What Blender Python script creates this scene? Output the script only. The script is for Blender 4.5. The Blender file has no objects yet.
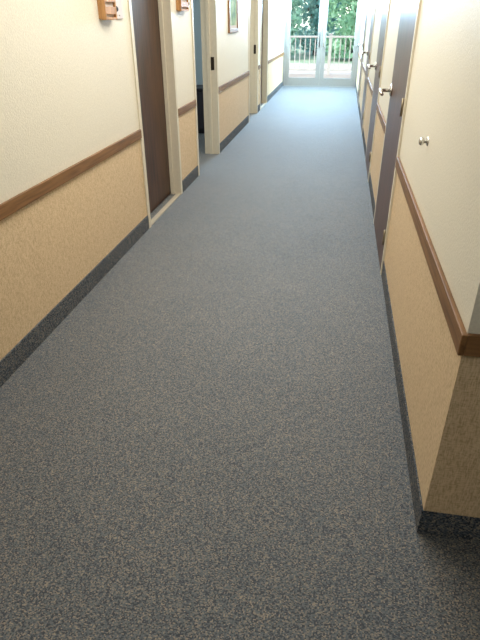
import bpy, bmesh, math, random
from mathutils import Vector, Matrix
random.seed(7)
C = bpy.context.scene.collection
S = bpy.context.scene
S.view_settings.view_transform = 'Standard'

XL, XR, YE = -1.4607, 0.3831, 14.65
YC = 1.275            # outside corner of the right wall
TH = 0.16             # wall thickness
ZB, ZBR, ZQ, ZR = 0.1145, 0.104, 0.717, 0.781
CH = 2.44             # ceiling
HD = 2.08             # top of the door opening
XS, XLOB, YBK = -4.2, 3.2, -2.6

# ---------------------------------------------------------------- materials
def lin(c):
    def f(v):
        v /= 255.0
        return v/12.92 if v <= 0.04045 else ((v+0.055)/1.055)**2.4
    return (f(c[0]), f(c[1]), f(c[2]), 1.0)

def new_mat(name):
    m = bpy.data.materials.new(name); m.use_nodes = True
    nt = m.node_tree; b = nt.nodes['Principled BSDF']
    return m, nt, b

def N(nt, t, **kw):
    n = nt.nodes.new(t)
    for k, v in kw.items():
        if k in n.inputs: n.inputs[k].default_value = v
        else: setattr(n, k, v)
    return n

def coords(nt, scale=(1, 1, 1), rot=(0, 0, 0)):
    tc = N(nt, 'ShaderNodeTexCoord'); mp = N(nt, 'ShaderNodeMapping')
    mp.inputs['Scale'].default_value = scale; mp.inputs['Rotation'].default_value = rot
    nt.links.new(tc.outputs['Object'], mp.inputs['Vector'])
    return mp.outputs['Vector']

def ramp(nt, fac, stops, interp='LINEAR'):
    r = N(nt, 'ShaderNodeValToRGB'); r.color_ramp.interpolation = interp
    el = r.color_ramp.elements
    while len(el) < len(stops): el.new(0.5)
    for e, (p, c) in zip(el, stops): e.position = p; e.color = c
    nt.links.new(fac, r.inputs['Fac'])
    return r.outputs['Color']

def bump(nt, b, h, strength, dist):
    bp = N(nt, 'ShaderNodeBump'); bp.inputs['Strength'].default_value = strength
    bp.inputs['Distance'].default_value = dist
    nt.links.new(h, bp.inputs['Height']); nt.links.new(bp.outputs['Normal'], b.inputs['Normal'])

def simple(name, rgb, rough=0.5, metal=0.0, var=0.06, scale=30, spec=0.5):
    m, nt, b = new_mat(name)
    c = lin(rgb)
    n = N(nt, 'ShaderNodeTexNoise'); n.inputs['Scale'].default_value = scale; n.inputs['Detail'].default_value = 4
    nt.links.new(coords(nt), n.inputs['Vector'])
    lo = tuple(v*(1-var) for v in c[:3])+(1,); hi = tuple(min(1, v*(1+var)) for v in c[:3])+(1,)
    nt.links.new(ramp(nt, n.outputs['Fac'], [(0.3, lo), (0.7, hi)]), b.inputs['Base Color'])
    b.inputs['Roughness'].default_value = rough; b.inputs['Metallic'].default_value = metal
    b.inputs['Specular IOR Level'].default_value = spec
    return m

def carpet_mat(name, tint, sheen=0.5, spec=0.45, scale=305):
    m, nt, b = new_mat(name)
    # rows of loops: a nearly regular lattice, longer across the corridor, each loop one yarn colour
    v = coords(nt, (0.8, 1.0, 1.0), (0, 0, math.radians(3)))
    vo = N(nt, 'ShaderNodeTexVoronoi'); vo.inputs['Scale'].default_value = scale; vo.inputs['Randomness'].default_value = 0.22
    nt.links.new(v, vo.inputs['Vector'])
    sp = N(nt, 'ShaderNodeSeparateColor'); nt.links.new(vo.outputs['Color'], sp.inputs['Color'])
    def k(r, g, bb): return tuple(x*q for x, q in zip(lin((r, g, bb))[:3], tint))+(1,)
    col = ramp(nt, sp.outputs['Red'], [(0.0, k(56, 61, 67)), (0.28, k(84, 90, 95)), (0.54, k(101, 104, 105)), (0.76, k(125, 118, 109)), (0.92, k(148, 136, 121))], 'CONSTANT')
    # broad wear mottling
    n2 = N(nt, 'ShaderNodeTexNoise'); n2.inputs['Scale'].default_value = 2.2; n2.inputs['Detail'].default_value = 6
    nt.links.new(coords(nt), n2.inputs['Vector'])
    w = ramp(nt, n2.outputs['Fac'], [(0.3, (0.92, 0.93, 0.94, 1)), (0.7, (1.07, 1.06, 1.05, 1))])
    mx = N(nt, 'ShaderNodeMix', data_type='RGBA', blend_type='MULTIPLY'); mx.inputs['Factor'].default_value = 1
    nt.links.new(col, mx.inputs['A']); nt.links.new(w, mx.inputs['B'])
    nt.links.new(mx.outputs['Result'], b.inputs['Base Color'])
    b.inputs['Roughness'].default_value = 0.64
    b.inputs['Specular IOR Level'].default_value = spec
    b.inputs['Sheen Weight'].default_value = sheen
    b.inputs['Sheen Roughness'].default_value = 0.28
    b.inputs['Sheen Tint'].default_value = (0.74, 0.87, 1, 1)
    bump(nt, b, vo.outputs['Distance'], 0.6, -0.003)
    return m

def plaster_mat(name, rgb):
    m, nt, b = new_mat(name)
    v = coords(nt)
    n = N(nt, 'ShaderNodeTexNoise'); n.inputs['Scale'].default_value = 120; n.inputs['Detail'].default_value = 3
    nt.links.new(v, n.inputs['Vector'])
    c = lin(rgb)
    nt.links.new(ramp(nt, n.outputs['Fac'], [(0.3, tuple(x*0.935 for x in c[:3])+(1,)), (0.7, tuple(min(1, x*1.05) for x in c[:3])+(1,))]), b.inputs['Base Color'])
    b.inputs['Roughness'].default_value = 0.55
    b.inputs['Specular IOR Level'].default_value = 0.3
    bump(nt, b, n.outputs['Fac'], 0.4, 0.0035)
    return m

def weave_mat(name, rgb):
    m, nt, b = new_mat(name)
    n1 = N(nt, 'ShaderNodeTexNoise'); n1.inputs['Scale'].default_value = 1; n1.inputs['Detail'].default_value = 0
    nt.links.new(coords(nt, (340, 340, 50)), n1.inputs['Vector'])
    n2 = N(nt, 'ShaderNodeTexNoise'); n2.inputs['Scale'].default_value = 1; n2.inputs['Detail'].default_value = 0
    nt.links.new(coords(nt, (70, 70, 340)), n2.inputs['Vector'])
    mf = N(nt, 'ShaderNodeMix', data_type='FLOAT'); mf.inputs['Factor'].default_value = 0.44
    nt.links.new(n1.outputs['Fac'], mf.inputs['A']); nt.links.new(n2.outputs['Fac'], mf.inputs['B'])
    f = mf.outputs['Result']
    c = lin(rgb)
    nt.links.new(ramp(nt, f, [(0.30, (c[0]*0.75, c[1]*0.70, c[2]*0.62, 1)), (0.5, c), (0.70, (min(1, c[0]*1.14), min(1, c[1]*1.17), min(1, c[2]*1.24), 1))]), b.inputs['Base Color'])
    b.inputs['Roughness'].default_value = 0.6
    b.inputs['Specular IOR Level'].default_value = 0.3
    bump(nt, b, f, 0.3, 0.002)
    return m

def wood_mat(name, a, bcol, rough=0.4, axis='y', sc=1.0, spec=0.5):
    m, nt, b = new_mat(name)
    s = {'y': (60, 3, 60), 'z': (60, 60, 3), 'x': (3, 60, 60)}[axis]
    n = N(nt, 'ShaderNodeTexNoise'); n.inputs['Scale'].default_value = sc; n.inputs['Detail'].default_value = 6; n.inputs['Distortion'].default_value = 0.6
    nt.links.new(coords(nt, s), n.inputs['Vector'])
    nt.links.new(ramp(nt, n.outputs['Fac'], [(0.3, lin(a)), (0.7, lin(bcol))]), b.inputs['Base Color'])
    b.inputs['Roughness'].default_value = rough
    b.inputs['Specular IOR Level'].default_value = spec
    return m

M = {}
M['carpet'] = carpet_mat('carpet', (1.08, 1.07, 1.04))
M['cove'] = carpet_mat('carpet_cove', (0.98, 1.02, 1.08), 0.0, 0.05, 225)
M['cream'] = plaster_mat('cream_wallcovering', (228, 221, 202))
M['weave'] = weave_mat('tan_woven_wallcovering', (215, 189, 151))
M['ceil'] = plaster_mat('ceiling_white', (238, 237, 232))
M['rail'] = wood_mat('oak_rail', (104, 73, 42), (144, 105, 65), 0.48, 'y', spec=0.3)
M['railx'] = wood_mat('oak_rail_x', (104, 73, 42), (144, 105, 65), 0.48, 'x', spec=0.3)
M['jamb'] = simple('cream_frame_paint', (216, 206, 184), 0.4, var=0.03)
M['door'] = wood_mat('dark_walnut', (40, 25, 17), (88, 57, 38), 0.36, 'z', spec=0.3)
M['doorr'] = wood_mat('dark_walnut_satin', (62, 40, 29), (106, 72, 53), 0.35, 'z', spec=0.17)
M['chrome'] = simple('satin_nickel', (220, 218, 212), 0.25, 1.0)
M['brass'] = simple('aged_metal', (150, 138, 118), 0.35, 1.0)
M['bronze'] = simple('dark_bronze', (70, 60, 50), 0.4, 0.8)
M['alu'] = simple('grey_aluminium', (154, 153, 150), 0.5, 0.0, 0.03)
M['pocket'] = wood_mat('honey_wood', (158, 112, 68), (200, 152, 100), 0.5, 'z', spec=0.3)
M['frame'] = wood_mat('picture_frame_wood', (112, 76, 38), (156, 112, 62), 0.45, 'z', spec=0.3)
M['paper'] = simple('paper', (206, 195, 186), 0.8, var=0.03)
M['plate'] = simple('pale_plate', (208, 194, 186), 0.5, var=0.03)
M['black'] = simple('black_plastic', (40, 34, 32), 0.4)
M['room'] = plaster_mat('room_wall', (176, 190, 194))
M['cab'] = wood_mat('dark_cabinet', (34, 32, 38), (52, 48, 54), 0.4, 'z')
M['deck'] = wood_mat('deck_board', (156, 138, 122), (190, 172, 154), 0.8, 'x', spec=0.2)
M['railpaint'] = simple('dull_beige_rail_paint', (182, 172, 160), 0.7)
M['patio'] = simple('pale_paving', (184, 171, 156), 0.95, var=0.12, scale=1.5, spec=0.1)
M['soil'] = simple('ground', (146, 158, 130), 1.0, var=0.3, scale=3, spec=0.1)
M['bark'] = simple('bark', (96, 88, 80), 0.9, var=0.3, scale=14)
M['thresh'] = simple('threshold_metal', (176, 166, 146), 0.5, var=0.04)

def leaf_mat(name, a, bcol):
    m, nt, b = new_mat(name)
    n = N(nt, 'ShaderNodeTexNoise'); n.inputs['Scale'].default_value = 1.6; n.inputs['Detail'].default_value = 5
    nt.links.new(coords(nt), n.inputs['Vector'])
    c = ramp(nt, n.outputs['Fac'], [(0.35, lin(a)), (0.65, lin(bcol))])
    nt.links.new(c, b.inputs['Base Color'])
    b.inputs['Roughness'].default_value = 0.7
    tl = N(nt, 'ShaderNodeBsdfTranslucent'); nt.links.new(c, tl.inputs['Color'])
    mx = N(nt, 'ShaderNodeMixShader'); mx.inputs[0].default_value = 0.5
    nt.links.new(b.outputs[0], mx.inputs[1]); nt.links.new(tl.outputs[0], mx.inputs[2])
    nt.links.new(mx.outputs[0], nt.nodes['Material Output'].inputs['Surface'])
    return m
M['leaf1'] = leaf_mat('leaf_mid', (114, 164, 138), (160, 200, 168))
M['leaf2'] = leaf_mat('leaf_blue', (112, 164, 156), (154, 196, 186))
M['leaf3'] = leaf_mat('leaf_light', (128, 172, 136), (176, 208, 170))

def glass_mat():
    m = bpy.data.materials.new('clear_glass'); m.use_nodes = True; nt = m.node_tree
    nt.nodes.remove(nt.nodes['Principled BSDF']); out = nt.nodes['Material Output']
    tr = N(nt, 'ShaderNodeBsdfTransparent'); tr.inputs['Color'].default_value = (0.93, 0.97, 0.97, 1)
    gl = N(nt, 'ShaderNodeBsdfGlossy'); gl.inputs['Roughness'].default_value = 0.02
    fr = N(nt, 'ShaderNodeFresnel'); fr.inputs['IOR'].default_value = 1.45
    mx = N(nt, 'ShaderNodeMixShader')
    nt.links.new(fr.outputs[0], mx.inputs[0]); nt.links.new(tr.outputs[0], mx.inputs[1]); nt.links.new(gl.outputs[0], mx.inputs[2])
    nt.links.new(mx.outputs[0], out.inputs['Surface'])
    return m
M['glass'] = glass_mat()

def print_mat():
    m, nt, b = new_mat('picture_print')
    n = N(nt, 'ShaderNodeTexNoise'); n.inputs['Scale'].default_value = 7; n.inputs['Detail'].default_value = 5
    nt.links.new(coords(nt), n.inputs['Vector'])
    nt.links.new(ramp(nt, n.outputs['Fac'], [(0.3, lin((96, 126, 92))), (0.5, lin((146, 168, 122))), (0.7, lin((200, 200, 158)))]), b.inputs['Base Color'])
    b.inputs['Roughness'].default_value = 0.7; b.inputs['Specular IOR Level'].default_value = 0.1
    return m
M['print'] = print_mat()

# ---------------------------------------------------------------- mesh helpers
def box(bm, x0, x1, y0, y1, z0, z1, mi=0):
    if x1 < x0: x0, x1 = x1, x0
    v = [bm.verts.new(p) for p in ((x0, y0, z0), (x1, y0, z0), (x1, y1, z0), (x0, y1, z0), (x0, y0, z1), (x1, y0, z1), (x1, y1, z1), (x0, y1, z1))]
    for f in ((3, 2, 1, 0), (4, 5, 6, 7), (0, 1, 5, 4), (1, 2, 6, 5), (2, 3, 7, 6), (3, 0, 4, 7)):
        bm.faces.new([v[i] for i in f]).material_index = mi

def tube(bm, pts, rad, seg=14, mi=0):
    """round bar through pts (radius list or number), capped"""
    pts = [Vector(p) for p in pts]
    if not isinstance(rad, (list, tuple)): rad = [rad]*len(pts)
    rings = []
    for i, p in enumerate(pts):
        t = (pts[min(i+1, len(pts)-1)] - pts[max(i-1, 0)]).normalized()
        a = Vector((0, 0, 1)) if abs(t.z) < 0.9 else Vector((1, 0, 0))
        u = t.cross(a).normalized(); w = t.cross(u)
        rings.append([bm.verts.new(p + rad[i]*(math.cos(2*math.pi*k/seg)*u + math.sin(2*math.pi*k/seg)*w)) for k in range(seg)])
    for a, b in zip(rings, rings[1:]):
        for k in range(seg):
            f = bm.faces.new((a[k], a[(k+1) % seg], b[(k+1) % seg], b[k])); f.material_index = mi; f.smooth = True
    bm.faces.new(rings[0]).material_index = mi; bm.faces.new(list(reversed(rings[-1]))).material_index = mi

def obj(name, bm, mats, parent=None, loc=(0, 0, 0), bevel=0.0):
    """bm is in world coordinates; loc is the object's origin (parents sit at loc with no rotation)"""
    bmesh.ops.recalc_face_normals(bm, faces=bm.faces[:])
    me = bpy.data.meshes.new(name)
    base = Vector(loc)
    if parent is not None: base = world_loc(parent)
    for v in bm.verts: v.co -= base
    bm.to_mesh(me); bm.free()
    for m in (mats if isinstance(mats, list) else [mats]): me.materials.append(M[m])
    o = bpy.data.objects.new(name, me); C.objects.link(o)
    if parent is not None: o.parent = parent
    else: o.location = base
    if bevel:
        md = o.modifiers.new('bevel', 'BEVEL'); md.width = bevel; md.segments = 2; md.limit_method = 'ANGLE'
    return o

def world_loc(o):
    p = Vector((0, 0, 0))
    while o is not None: p += o.location; o = o.parent
    return p

def tag(o, label, cat, group=None):
    o['label'] = label; o['category'] = cat
    if group: o['group'] = group
    return o

def struct(name, bm, mats, label=None, parent=None, loc=(0, 0, 0), bevel=0.0):
    o = obj(name, bm, mats, parent, loc, bevel)
    if parent is None:
        o['kind'] = 'structure'
        if label: o['label'] = label
    return o

def thing(name, label, cat, loc, group=None):
    o = bpy.data.objects.new(name, None); C.objects.link(o); o.location = loc
    o.empty_display_size = 0.1
    return tag(o, label, cat, group)

B = bmesh.new

# ---------------------------------------------------------------- layout
LD = [(3.963, 5.0), (5.66, 6.80), (9.16, 10.18), (10.50, 11.52)]      # left doorways (outer frame edges)
RD = [(3.345, 4.43), (5.70, 6.72), (8.35, 9.37), (11.2, 12.22)]       # right doorways
def gaps(a, b, ds):
    out = []; y = a
    for d0, d1 in ds: out.append((y, d0)); y = d1
    out.append((y, b)); return out
LG = gaps(YBK, YE, LD); RG = gaps(YC, YE, RD)

# floor, ceiling
bm = B(); box(bm, XS, XLOB, YBK, YE+0.1, -0.1, 0); struct('floor', bm, 'carpet', 'corridor floor of blue grey speckled loop carpet')
bm = B(); box(bm, XS-0.2, XLOB+0.2, YBK-0.2, YE+0.15, CH, CH+0.12); struct('ceiling', bm, 'ceil', 'white corridor ceiling')

def side_wall(name, xa, xb, segs, doors, label):
    bm = B()
    for y0, y1 in segs:
        box(bm, xa, xb, y0, y1, 0, ZQ+0.03, 1)
        box(bm, xa, xb, y0, y1, ZQ+0.03, CH, 0)
    for y0, y1 in doors:
        box(bm, xa, xb, y0, y1, HD+0.05, CH, 0)
    struct(name, bm, ['cream', 'weave'], label)
side_wall('wall_left', XL-TH, XL, LG, LD, 'long left corridor wall, cream above a tan woven lower half')
side_wall('wall_right', XR, XR+TH, RG, RD, 'right corridor wall, cream above a tan woven lower half')
bm = B()
box(bm, XR+TH, XLOB, YC, YC+TH, 0, ZQ+0.03, 1); box(bm, XR+TH, XLOB, YC, YC+TH, ZQ+0.03, CH, 0)
struct('wall_return', bm, ['cream', 'weave'], 'shaded return wall around the near right corner')
bm = B(); box(bm, XS, XLOB, YBK-0.15, YBK, 0, CH); struct('wall_back', bm, 'cream', 'wall behind the viewer')
bm = B(); box(bm, XLOB, XLOB+0.15, YBK, YC+TH, 0, CH); struct('wall_lobby', bm, 'cream', 'far wall of the side lobby')
bm = B(); box(bm, XL-TH, XR+TH, YE, YE+0.12, HD+0.05, CH); box(bm, XL-TH, XL, YE, YE+0.12, 0, CH); box(bm, XR, XR+TH, YE, YE+0.12, 0, CH)
struct('wall_end', bm, 'cream', 'end wall above the glass doors')
# room behind the open doorways on the left
bm = B()
box(bm, XS-0.12, XS, YBK, YE, 0, CH); box(bm, XS, XL-TH, 4.9, 5.02, 0, CH); box(bm, XS, XL-TH, 8.5, 8.62, 0, CH); box(bm, XS, XL-TH, 10.4, 10.5, 0, CH)
struct('wall_side_room', bm, 'room', 'pale walls of the rooms behind the left doorways')

# chair rails and carpet cove base
RT = 0.016
tn = 1
for y0, y1 in LG:
    bm = B(); box(bm, XL, XL+RT, y0, y1, ZQ, ZR); struct('trim_%d' % tn, bm, 'rail', bevel=0.003); tn += 1
    bm = B(); box(bm, XL, XL+0.008, y0, y1, 0, ZB); struct('baseboard_left', bm, 'cove', bevel=0.003)
for i, (y0, y1) in enumerate(RG):
    a = y0-RT if i == 0 else y0
    bm = B(); box(bm, XR-RT, XR, a, y1, ZQ, ZR); struct('trim_%d' % tn, bm, 'rail', bevel=0.003); tn += 1
    a = y0-0.006 if i == 0 else y0
    bm = B(); box(bm, XR-0.006, XR, a, y1, 0, ZBR); struct('baseboard_right', bm, 'cove', bevel=0.002)
bm = B(); box(bm, XR, XLOB, YC-RT, YC, ZQ, ZR); struct('trim_%d' % tn, bm, 'railx', bevel=0.003); tn += 1
bm = B(); box(bm, XR, XLOB, YC-0.006, YC, 0, ZBR); struct('baseboard_return', bm, 'cove', bevel=0.002)

# ---------------------------------------------------------------- doors
def frame_mesh(side, y0, y1, stop_at=None):
    bm = B()
    if side == 'L': xa, xb = XL-TH-0.012, XL+0.010
    else: xa, xb = XR-0.012, XR+TH+0.012
    box(bm, xa, xb, y0, y0+0.05, 0, HD+0.05); box(bm, xa, xb, y1-0.05, y1, 0, HD+0.05); box(bm, xa, xb, y0+0.05, y1-0.05, HD, HD+0.05)
    if stop_at is not None:
        sa, sb = stop_at
        box(bm, sa, sb, y0+0.05, y0+0.066, 0, HD); box(bm, sa, sb, y1-0.066, y1-0.05, 0, HD); box(bm, sa, sb, y0+0.066, y1-0.066, HD-0.016, HD)
    return bm

def lever(parent, x, y, z, sx, sy):
    """lever handle on a face at x; sx = outward direction, sy = direction the lever points along y"""
    bm = B()
    tube(bm, [(x+sx*0.008, y, z), (x+sx*0.062, y, z), (x+sx*0.080, y+sy*0.014, z), (x+sx*0.084, y+sy*0.08, z-0.002), (x+sx*0.076, y+sy*0.155, z-0.012)], [0.013, 0.013, 0.015, 0.0135, 0.0105])
    h = obj('door_handle', bm, 'chrome', parent)
    bm = B(); tube(bm, [(x, y, z), (x+sx*0.008, y, z), (x+sx*0.014, y, z)], [0.042, 0.042, 0.030], 24)
    obj('rose', bm, 'chrome', h)
    return h

def door_knob(parent, x, y, z):
    bm = B(); tube(bm, [(x+d, y, z) for d in (0, 0.02, 0.026, 0.034, 0.044, 0.050)], [0.010, 0.010, 0.020, 0.025, 0.022, 0.012], 20)
    h = obj('door_knob', bm, 'chrome', parent)
    bm = B(); tube(bm, [(x, y, z), (x+0.006, y, z), (x+0.010, y, z)], [0.032, 0.032, 0.024], 24); obj('rose', bm, 'chrome', h)

def slab_door(n, side, y0, y1, label):
    if side == 'L':
        xf = XL-0.095; xa, xb = xf-0.045, xf; sx = 1; stop = (xf+0.001, xf+0.035)
    else:
        xf = XR-0.012; xa, xb = xf, xf+0.045; sx = -1; stop = (xf+0.047, xf+0.085)
    bm = B(); box(bm, xa, xb, y0+0.053, y1-0.053, 0.012, HD-0.004)
    d = struct('door_%d' % n, bm, 'door' if side == 'L' else 'doorr', label, loc=((xa+xb)/2, (y0+y1)/2, 0), bevel=0.002)
    obj('door_frame', frame_mesh(side, y0, y1, stop), 'jamb', d, bevel=0.002)
    if side == 'L':
        door_knob(d, xf, y0+0.100, 1.0)
        bm = B(); box(bm, XL-0.040, XL+0.004, y0+0.05, y1-0.05, 0, 0.008)
    else:
        lever(d, xf, y1-0.14, 1.045, sx, -1)
        for zz in (0.25, 1.05, 1.85):
            bm = B(); tube(bm, [(xf-0.007, y0+0.053, zz-0.05), (xf-0.007, y0+0.053, zz+0.05)], 0.007); obj('hinge', bm, 'brass', d)
        bm = B(); box(bm, XR+0.004, XR+TH, y0+0.05, y1-0.05, 0, 0.008)
    obj('threshold', bm, 'thresh', d)
    return d
slab_door(1, 'L', *LD[0], 'dark brown wooden door recessed in the nearest left frame')
slab_door(4, 'L', *LD[3], 'dark brown wooden door farthest along the left wall')
for i, lab in enumerate(('nearest brown door with lever handle on the right wall', 'second brown door along the right wall', 'third brown door along the right wall', 'farthest brown door on the right wall')):
    slab_door(5+i, 'R', *RD[i], lab)
# open doorways: frame only, strike plate on the far jamb
for n, k, lab in ((2, 1, 'cream frame of the open doorway nearer along the left wall'), (3, 2, 'cream frame of the open doorway past the framed picture')):
    y0, y1 = LD[k]
    d = struct('door_%d' % n, frame_mesh('L', y0, y1, (XL-0.11, XL-0.07)), 'jamb', lab, loc=(XL-TH/2, (y0+y1)/2, 0), bevel=0.002)
    bm = B(); box(bm, XL-0.066, XL-0.026, y1-0.053, y1-0.0495, 0.97, 1.11); obj('strike_plate', bm, 'bronze', d)

# glass end doors
bm = B()
box(bm, XL, XL+0.045, YE, YE+0.10, 0, HD+0.05); box(bm, XR-0.045, XR, YE, YE+0.10, 0, HD+0.05); box(bm, XL+0.045, XR-0.045, YE, YE+0.10, HD, HD+0.05); box(bm, XL+0.045, XR-0.045, YE-0.02, YE+0.1, 0, 0.012)
struct('trim_%d' % tn, bm, 'alu', 'grey metal frame around the glass end doors', bevel=0.003)
xm = (XL+XR)/2
for n, (xa, xb, hx, lab) in enumerate(((XL+0.048, xm-0.003, xm-0.05, 'left glass end door in a grey metal frame'), (xm+0.003, XR-0.048, xm+0.05, 'right glass end door in a grey metal frame'))):
    ya, yb = YE+0.025, YE+0.07
    bm = B()
    box(bm, xa, xa+0.10, ya, yb, 0.015, HD-0.004); box(bm, xb-0.10, xb, ya, yb, 0.015, HD-0.004)
    box(bm, xa+0.10, xb-0.10, ya, yb, 0.015, 0.20); box(bm, xa+0.10, xb-0.10, ya, yb, HD-0.10, HD-0.004)
    d = struct('door_%d' % (9+n), bm, 'alu', lab, loc=((xa+xb)/2, YE+0.047, 0), bevel=0.003)
    bm = B(); box(bm, xa+0.09, xb-0.09, YE+0.044, YE+0.050, 0.195, HD-0.095); obj('glass_pane', bm, 'glass', d)
    bm = B()
    tube(bm, [(hx, ya, 0.90), (hx, ya-0.05, 0.90), (hx, ya-0.055, 0.92), (hx, ya-0.055, 1.18), (hx, ya-0.05, 1.20), (hx, ya, 1.20)], 0.011)
    obj('door_handle', bm, 'black' if n == 0 else 'chrome', d)

# ---------------------------------------------------------------- things on the walls
XW = XL-0.004      # backs are let slightly into the wall covering
def holder(ya, yb, z0, label):
    """wooden holder: back board, open tray with slatted front, papers inside, dark knob on its far side"""
    t = thing('wooden_holder', label, 'wooden holder', (XL, (ya+yb)/2, z0), 'wooden holders beside the left doors')
    bm = B(); box(bm, XW, XL+0.014, ya, yb, z0+0.004, z0+0.32); obj('back_board', bm, 'pocket', t, bevel=0.003)
    bm = B()
    box(bm, XL+0.014, XL+0.045, ya+0.004, ya+0.018, z0, z0+0.22); box(bm, XL+0.014, XL+0.045, yb-0.018, yb-0.004, z0, z0+0.22)
    box(bm, XL+0.014, XL+0.045, ya+0.018, yb-0.018, z0, z0+0.014)
    obj('tray', bm, 'pocket', t, bevel=0.003)
    for k in range(3):
        bm = B(); box(bm, XL+0.037, XL+0.044, ya+0.018, yb-0.018, z0+0.030+0.064*k, z0+0.070+0.064*k); obj('front_slat', bm, 'pocket', t, bevel=0.002)
    bm = B(); box(bm, XL+0.016, XL+0.030, ya+0.022, yb-0.022, z0+0.018, z0+0.27); obj('papers', bm, 'paper', t)
    yk = yb-0.004
    bm = B(); tube(bm, [(XL+0.028, yk, z0+0.06), (XL+0.028, yk+0.012, z0+0.06), (XL+0.028, yk+0.016, z0+0.06), (XL+0.028, yk+0.034, z0+0.06), (XL+0.028, yk+0.038, z0+0.06)], [0.006, 0.006, 0.017, 0.017, 0.010])
    obj('knob', bm, 'black', t)
holder(3.45, 3.64, 1.495, 'wooden holder on the left wall before the nearest door')
holder(5.15, 5.42, 1.56, 'wooden holder between the first two left doorways')
# pale plate beside the first holder
t = thing('pale_plate', 'small pale plate on the left wall beside the nearest wooden holder', 'plate', (XL, 3.77, 1.50))
bm = B(); box(bm, XW, XL+0.010, 3.71, 3.83, 1.50, 1.66); obj('plate', bm, 'plate', t, bevel=0.003)
for zz in (1.52, 1.64):
    bm = B(); tube(bm, [(XL+0.009, 3.77, zz), (XL+0.0115, 3.77, zz), (XL+0.0125, 3.77, zz)], [0.005, 0.005, 0.003], 10); obj('screw', bm, 'brass', t)

y0, y1, z0, z1 = 7.50, 8.12, 1.34, 2.06
t = thing('framed_picture', 'pale green picture in a brown frame hanging on the left wall past the open doorway', 'picture', (XL, (y0+y1)/2, z0))
bm = B(); w = 0.045
for a in ((y0, y1, z0, z0+w), (y0, y1, z1-w, z1), (y0, y0+w, z0+w, z1-w), (y1-w, y1, z0+w, z1-w)): box(bm, XW, XL+0.022, *a)
obj('picture_frame', bm, 'frame', t, bevel=0.004)
bm = B(); box(bm, XL, XL+0.010, y0+w, y1-w, z0+w, z1-w); obj('mount', bm, 'paper', t)
bm = B(); box(bm, XL+0.010, XL+0.012, y0+w+0.04, y1-w-0.04, z0+w+0.04, z1-w-0.04); obj('print', bm, 'print', t)

# wall stop for the lever of the nearest right door
t = thing('door_stop', 'small metal door stop on the cream right wall above the chair rail', 'door stop', (XR, 2.40, 1.05))
ds = 2.40
bm = B(); tube(bm, [(XR+0.004, ds, 1.05), (XR-0.003, ds, 1.05), (XR-0.007, ds, 1.05)], [0.019, 0.019, 0.013], 20); obj('base_plate', bm, 'chrome', t)
bm = B(); tube(bm, [(XR-x*0.88, ds, 1.05) for x in (0.004, 0.016, 0.020, 0.025, 0.032, 0.038, 0.042, 0.044)], [0.007, 0.007, 0.012, 0.0155, 0.017, 0.0145, 0.0095, 0.003], 20); obj('bumper', bm, 'chrome', t)

# low dark cabinet seen through the open doorway
t = thing('cabinet', 'low dark cabinet inside the room behind the open left doorway', 'cabinet', (-2.3, 8.25, 0))
bm = B(); box(bm, -3.0, -1.66, 8.05, 8.49, 0.06, 0.60); box(bm, -2.96, -1.70, 8.08, 8.47, 0, 0.06); box(bm, -3.02, -1.65, 8.02, 8.495, 0.60, 0.63); obj('body', bm, 'cab', t, bevel=0.004)
for xa, xb, hx in ((-2.99, -2.335, -2.39), (-2.325, -1.67, -2.27)):
    bm = B(); box(bm, xa, xb, 8.03, 8.05, 0.08, 0.58); d = obj('cabinet_door', bm, 'cab', t, bevel=0.003)
    bm = B(); tube(bm, [(hx, 8.03, 0.45), (hx, 8.015, 0.45), (hx, 8.005, 0.45)], [0.007, 0.013, 0.010]); obj('knob', bm, 'brass', d)

# ---------------------------------------------------------------- outside
bm = B()
for i in range(24):
    y = YE+0.14+i*0.15; box(bm, -5, 3.5, y, y+0.144, -0.06, -0.02)
struct('deck', bm, 'deck', 'boarded deck outside the glass doors')
bm = B(); box(bm, -30, 30, 18.3, 25, -0.4, -0.15); struct('patio', bm, 'patio', 'pale paved area beyond the deck railing')
bm = B(); box(bm, -60, 60, 25, 120, -0.4, -0.16); struct('ground', bm, 'soil', 'grassy ground under the trees')
t = thing('deck_railing', 'beige baluster railing along the deck outside the glass doors', 'railing', (-0.75, 18.1, -0.02))
yr = 18.1
PX = (-4.9, -3.4, -1.9, -0.4, 1.1, 2.6)
for x in PX:
    bm = B(); box(bm, x-0.045, x+0.045, yr-0.045, yr+0.045, -0.02, 1.08); box(bm, x-0.06, x+0.06, yr-0.06, yr+0.06, 1.08, 1.11); obj('post', bm, 'railpaint', t, bevel=0.005)
bm = B(); box(bm, -4.9, 2.6, yr-0.05, yr+0.05, 1.00, 1.05); obj('top_rail', bm, 'railpaint', t, bevel=0.005)
bm = B(); box(bm, -4.9, 2.6, yr-0.025, yr+0.025, 0.10, 0.15); obj('bottom_rail', bm, 'railpaint', t, bevel=0.005)
x = -4.9
while x < 2.5:
    x += 0.15
    if min(abs(x-p) for p in PX) < 0.06: continue
    bm = B(); box(bm, x-0.014, x+0.014, yr-0.014, yr+0.014, 0.15, 1.00); obj('baluster', bm, 'railpaint', t)

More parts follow.
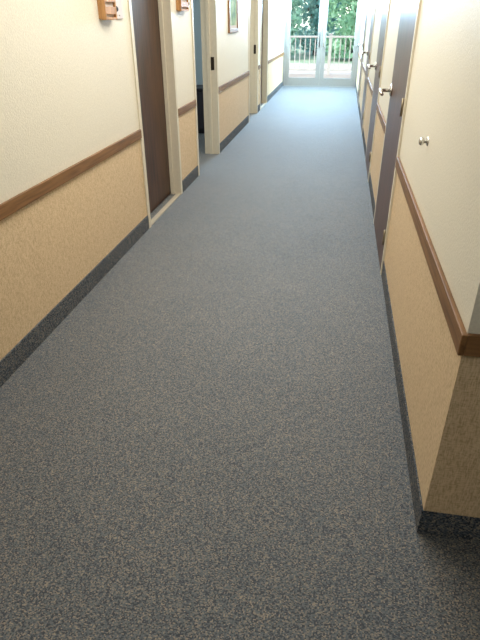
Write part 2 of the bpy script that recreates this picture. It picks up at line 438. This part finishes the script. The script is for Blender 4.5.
def tree(x, y, h, r, mat, label, nleaf=8000):
    g = -0.16
    t = thing('tree', label, 'tree', (x, y, g), 'trees beyond the deck')
    bm = B(); tube(bm, [(x, y, g), (x+0.05, y, 1), (x-0.05, y+0.05, 2), (x+0.05, y, h*0.8)], [0.20, 0.16, 0.12, 0.04], 10)
    for k in range(7):
        a = random.uniform(0, 6.28); zb = random.uniform(0.6, h*0.6); q = r*0.75
        tube(bm, [(x, y, zb), (x+q*0.5*math.cos(a), y+q*0.5*math.sin(a), zb+0.4), (x+q*math.cos(a), y+q*math.sin(a), zb+1.0)], [0.06, 0.04, 0.015], 8)
    obj('trunk', bm, 'bark', t)
    clumps = []
    for k in range(90):
        a = random.uniform(0, 6.28); zz = random.uniform(0.2, h); f = math.sqrt(random.random())
        rr = r*math.sqrt(max(0.2, 1-((zz-h*0.4)/(h*0.7))**2))
        clumps.append((Vector((x+rr*f*math.cos(a), y+rr*f*math.sin(a), zz)), random.uniform(0.4, 0.7)))
    bm = B()
    for k in range(nleaf):
        c, cr = random.choice(clumps)
        d = Vector((random.gauss(0, 1), random.gauss(0, 1), random.gauss(0, 0.9)))
        if d.length > 1.3: d = d.normalized()*1.3
        p = c + d*cr*0.6
        n = Vector((random.gauss(0, 1), random.gauss(0, 1), random.gauss(0.5, 1))).normalized()
        u = n.orthogonal().normalized(); u.rotate(Matrix.Rotation(random.uniform(0, 6.28), 3, n)); w = n.cross(u)
        s = random.uniform(0.08, 0.15)
        p.z = max(p.z, 0.05)
        bm.faces.new([bm.verts.new(p+u*s), bm.verts.new(p+w*s*0.5), bm.verts.new(p-u*s), bm.verts.new(p-w*s*0.5)])
    obj('foliage', bm, mat, t)
for a in ((-3.3, 27.0, 5.2, 1.25, 'leaf1', 'leafy green tree beyond the railing behind the left glass door'),
          (0.5, 27.0, 5.0, 1.25, 'leaf3', 'light green tree beyond the railing behind the right glass door'),
          (-7.1, 27.5, 5.0, 1.3, 'leaf2', 'bluish green tree farthest left in the front row of trees'),
          (4.4, 27.5, 5.0, 1.3, 'leaf1', 'green tree farthest right in the front row of trees'),
          (-1.4, 31.2, 6.2, 1.6, 'leaf2', 'bluish green tree in the gap between the two nearest trees'),
          (-5.9, 31.6, 6.2, 1.6, 'leaf1', 'green tree in the back row behind the left glass door'),
          (3.2, 31.6, 6.2, 1.6, 'leaf2', 'dull green tree in the back row at the right')):
    tree(*a)

# ---------------------------------------------------------------- light
w = bpy.data.worlds.new('world'); S.world = w; w.use_nodes = True
nt = w.node_tree; bg = nt.nodes['Background']
sky = nt.nodes.new('ShaderNodeTexSky'); sky.sky_type = 'NISHITA'; sky.sun_disc = False
sky.sun_elevation = math.radians(50); sky.sun_rotation = math.radians(200)
nt.links.new(sky.outputs[0], bg.inputs['Color']); bg.inputs['Strength'].default_value = 0.78

def light(name, kind, loc, energy, color, rot=(0, 0, 0), size=None, size_y=None, spread=None):
    l = bpy.data.lights.new(name, kind); l.energy = energy; l.color = color
    if size:
        l.size = size
        if size_y: l.shape = 'RECTANGLE'; l.size_y = size_y
    if spread: l.spread = spread
    o = bpy.data.objects.new(name, l); C.objects.link(o); o.location = loc; o.rotation_euler = rot
    return o
sun = light('sun', 'SUN', (0, 0, 10), 4.0, (1, 0.96, 0.90), (math.radians(38), 0, math.radians(-20)))
sun.data.angle = 0.02
warm = (1.0, 0.965, 0.89)
for y, e in ((3.1, 50), (5.8, 41), (8.6, 35), (11.6, 29)):
    light('ceiling_lamp', 'AREA', (-0.54, y, CH-0.02), e, warm, (0, 0, 0), 1.0, 2.6)
light('lobby_lamp', 'AREA', (-0.5, -0.4, CH-0.02), 13, (0.99, 0.985, 0.97), (0, 0, 0), 0.9, 0.9)
light('daylight_fill', 'AREA', (-0.54, YE-0.1, CH-0.35), 360, (0.46, 0.72, 1.0), (math.radians(-65), 0, 0), 1.6, 0.6)  # added lamp inside the end doors, imitates daylight coming through the glass
light('room_fill', 'AREA', (-3.6, 6.8, 2.2), 30, (0.75, 0.9, 1.0), (0, math.radians(-30), 0), 1.0, 1.0)  # added lamp standing in for window light; the room has no window
light('room_lamp_far', 'AREA', (-3.0, 9.4, 2.3), 30, (1.0, 0.92, 0.8), (0, math.radians(-20), 0), 0.8, 0.8)  # warm area lamp inside the far side room

# ---------------------------------------------------------------- camera
th, ph, ro = 0.5185, 0.1740, -0.0028
F = Vector((-math.sin(ph)*math.cos(th), math.cos(ph)*math.cos(th), -math.sin(th)))
R = Vector((math.cos(ph), math.sin(ph), 0)); U = R.cross(F)
R2 = R*math.cos(ro)+U*math.sin(ro); U2 = -R*math.sin(ro)+U*math.cos(ro)
cd = bpy.data.cameras.new('camera'); cam = bpy.data.objects.new('camera', cd); C.objects.link(cam)
cd.sensor_fit = 'HORIZONTAL'; cd.sensor_width = 36; cd.lens = 528.13/480*36
cd.clip_start = 0.02; cd.clip_end = 300
mw = Matrix((R2, U2, -F)).transposed().to_4x4(); mw.translation = Vector((0, 0, 1.5)); cam.matrix_world = mw
S.camera = cam
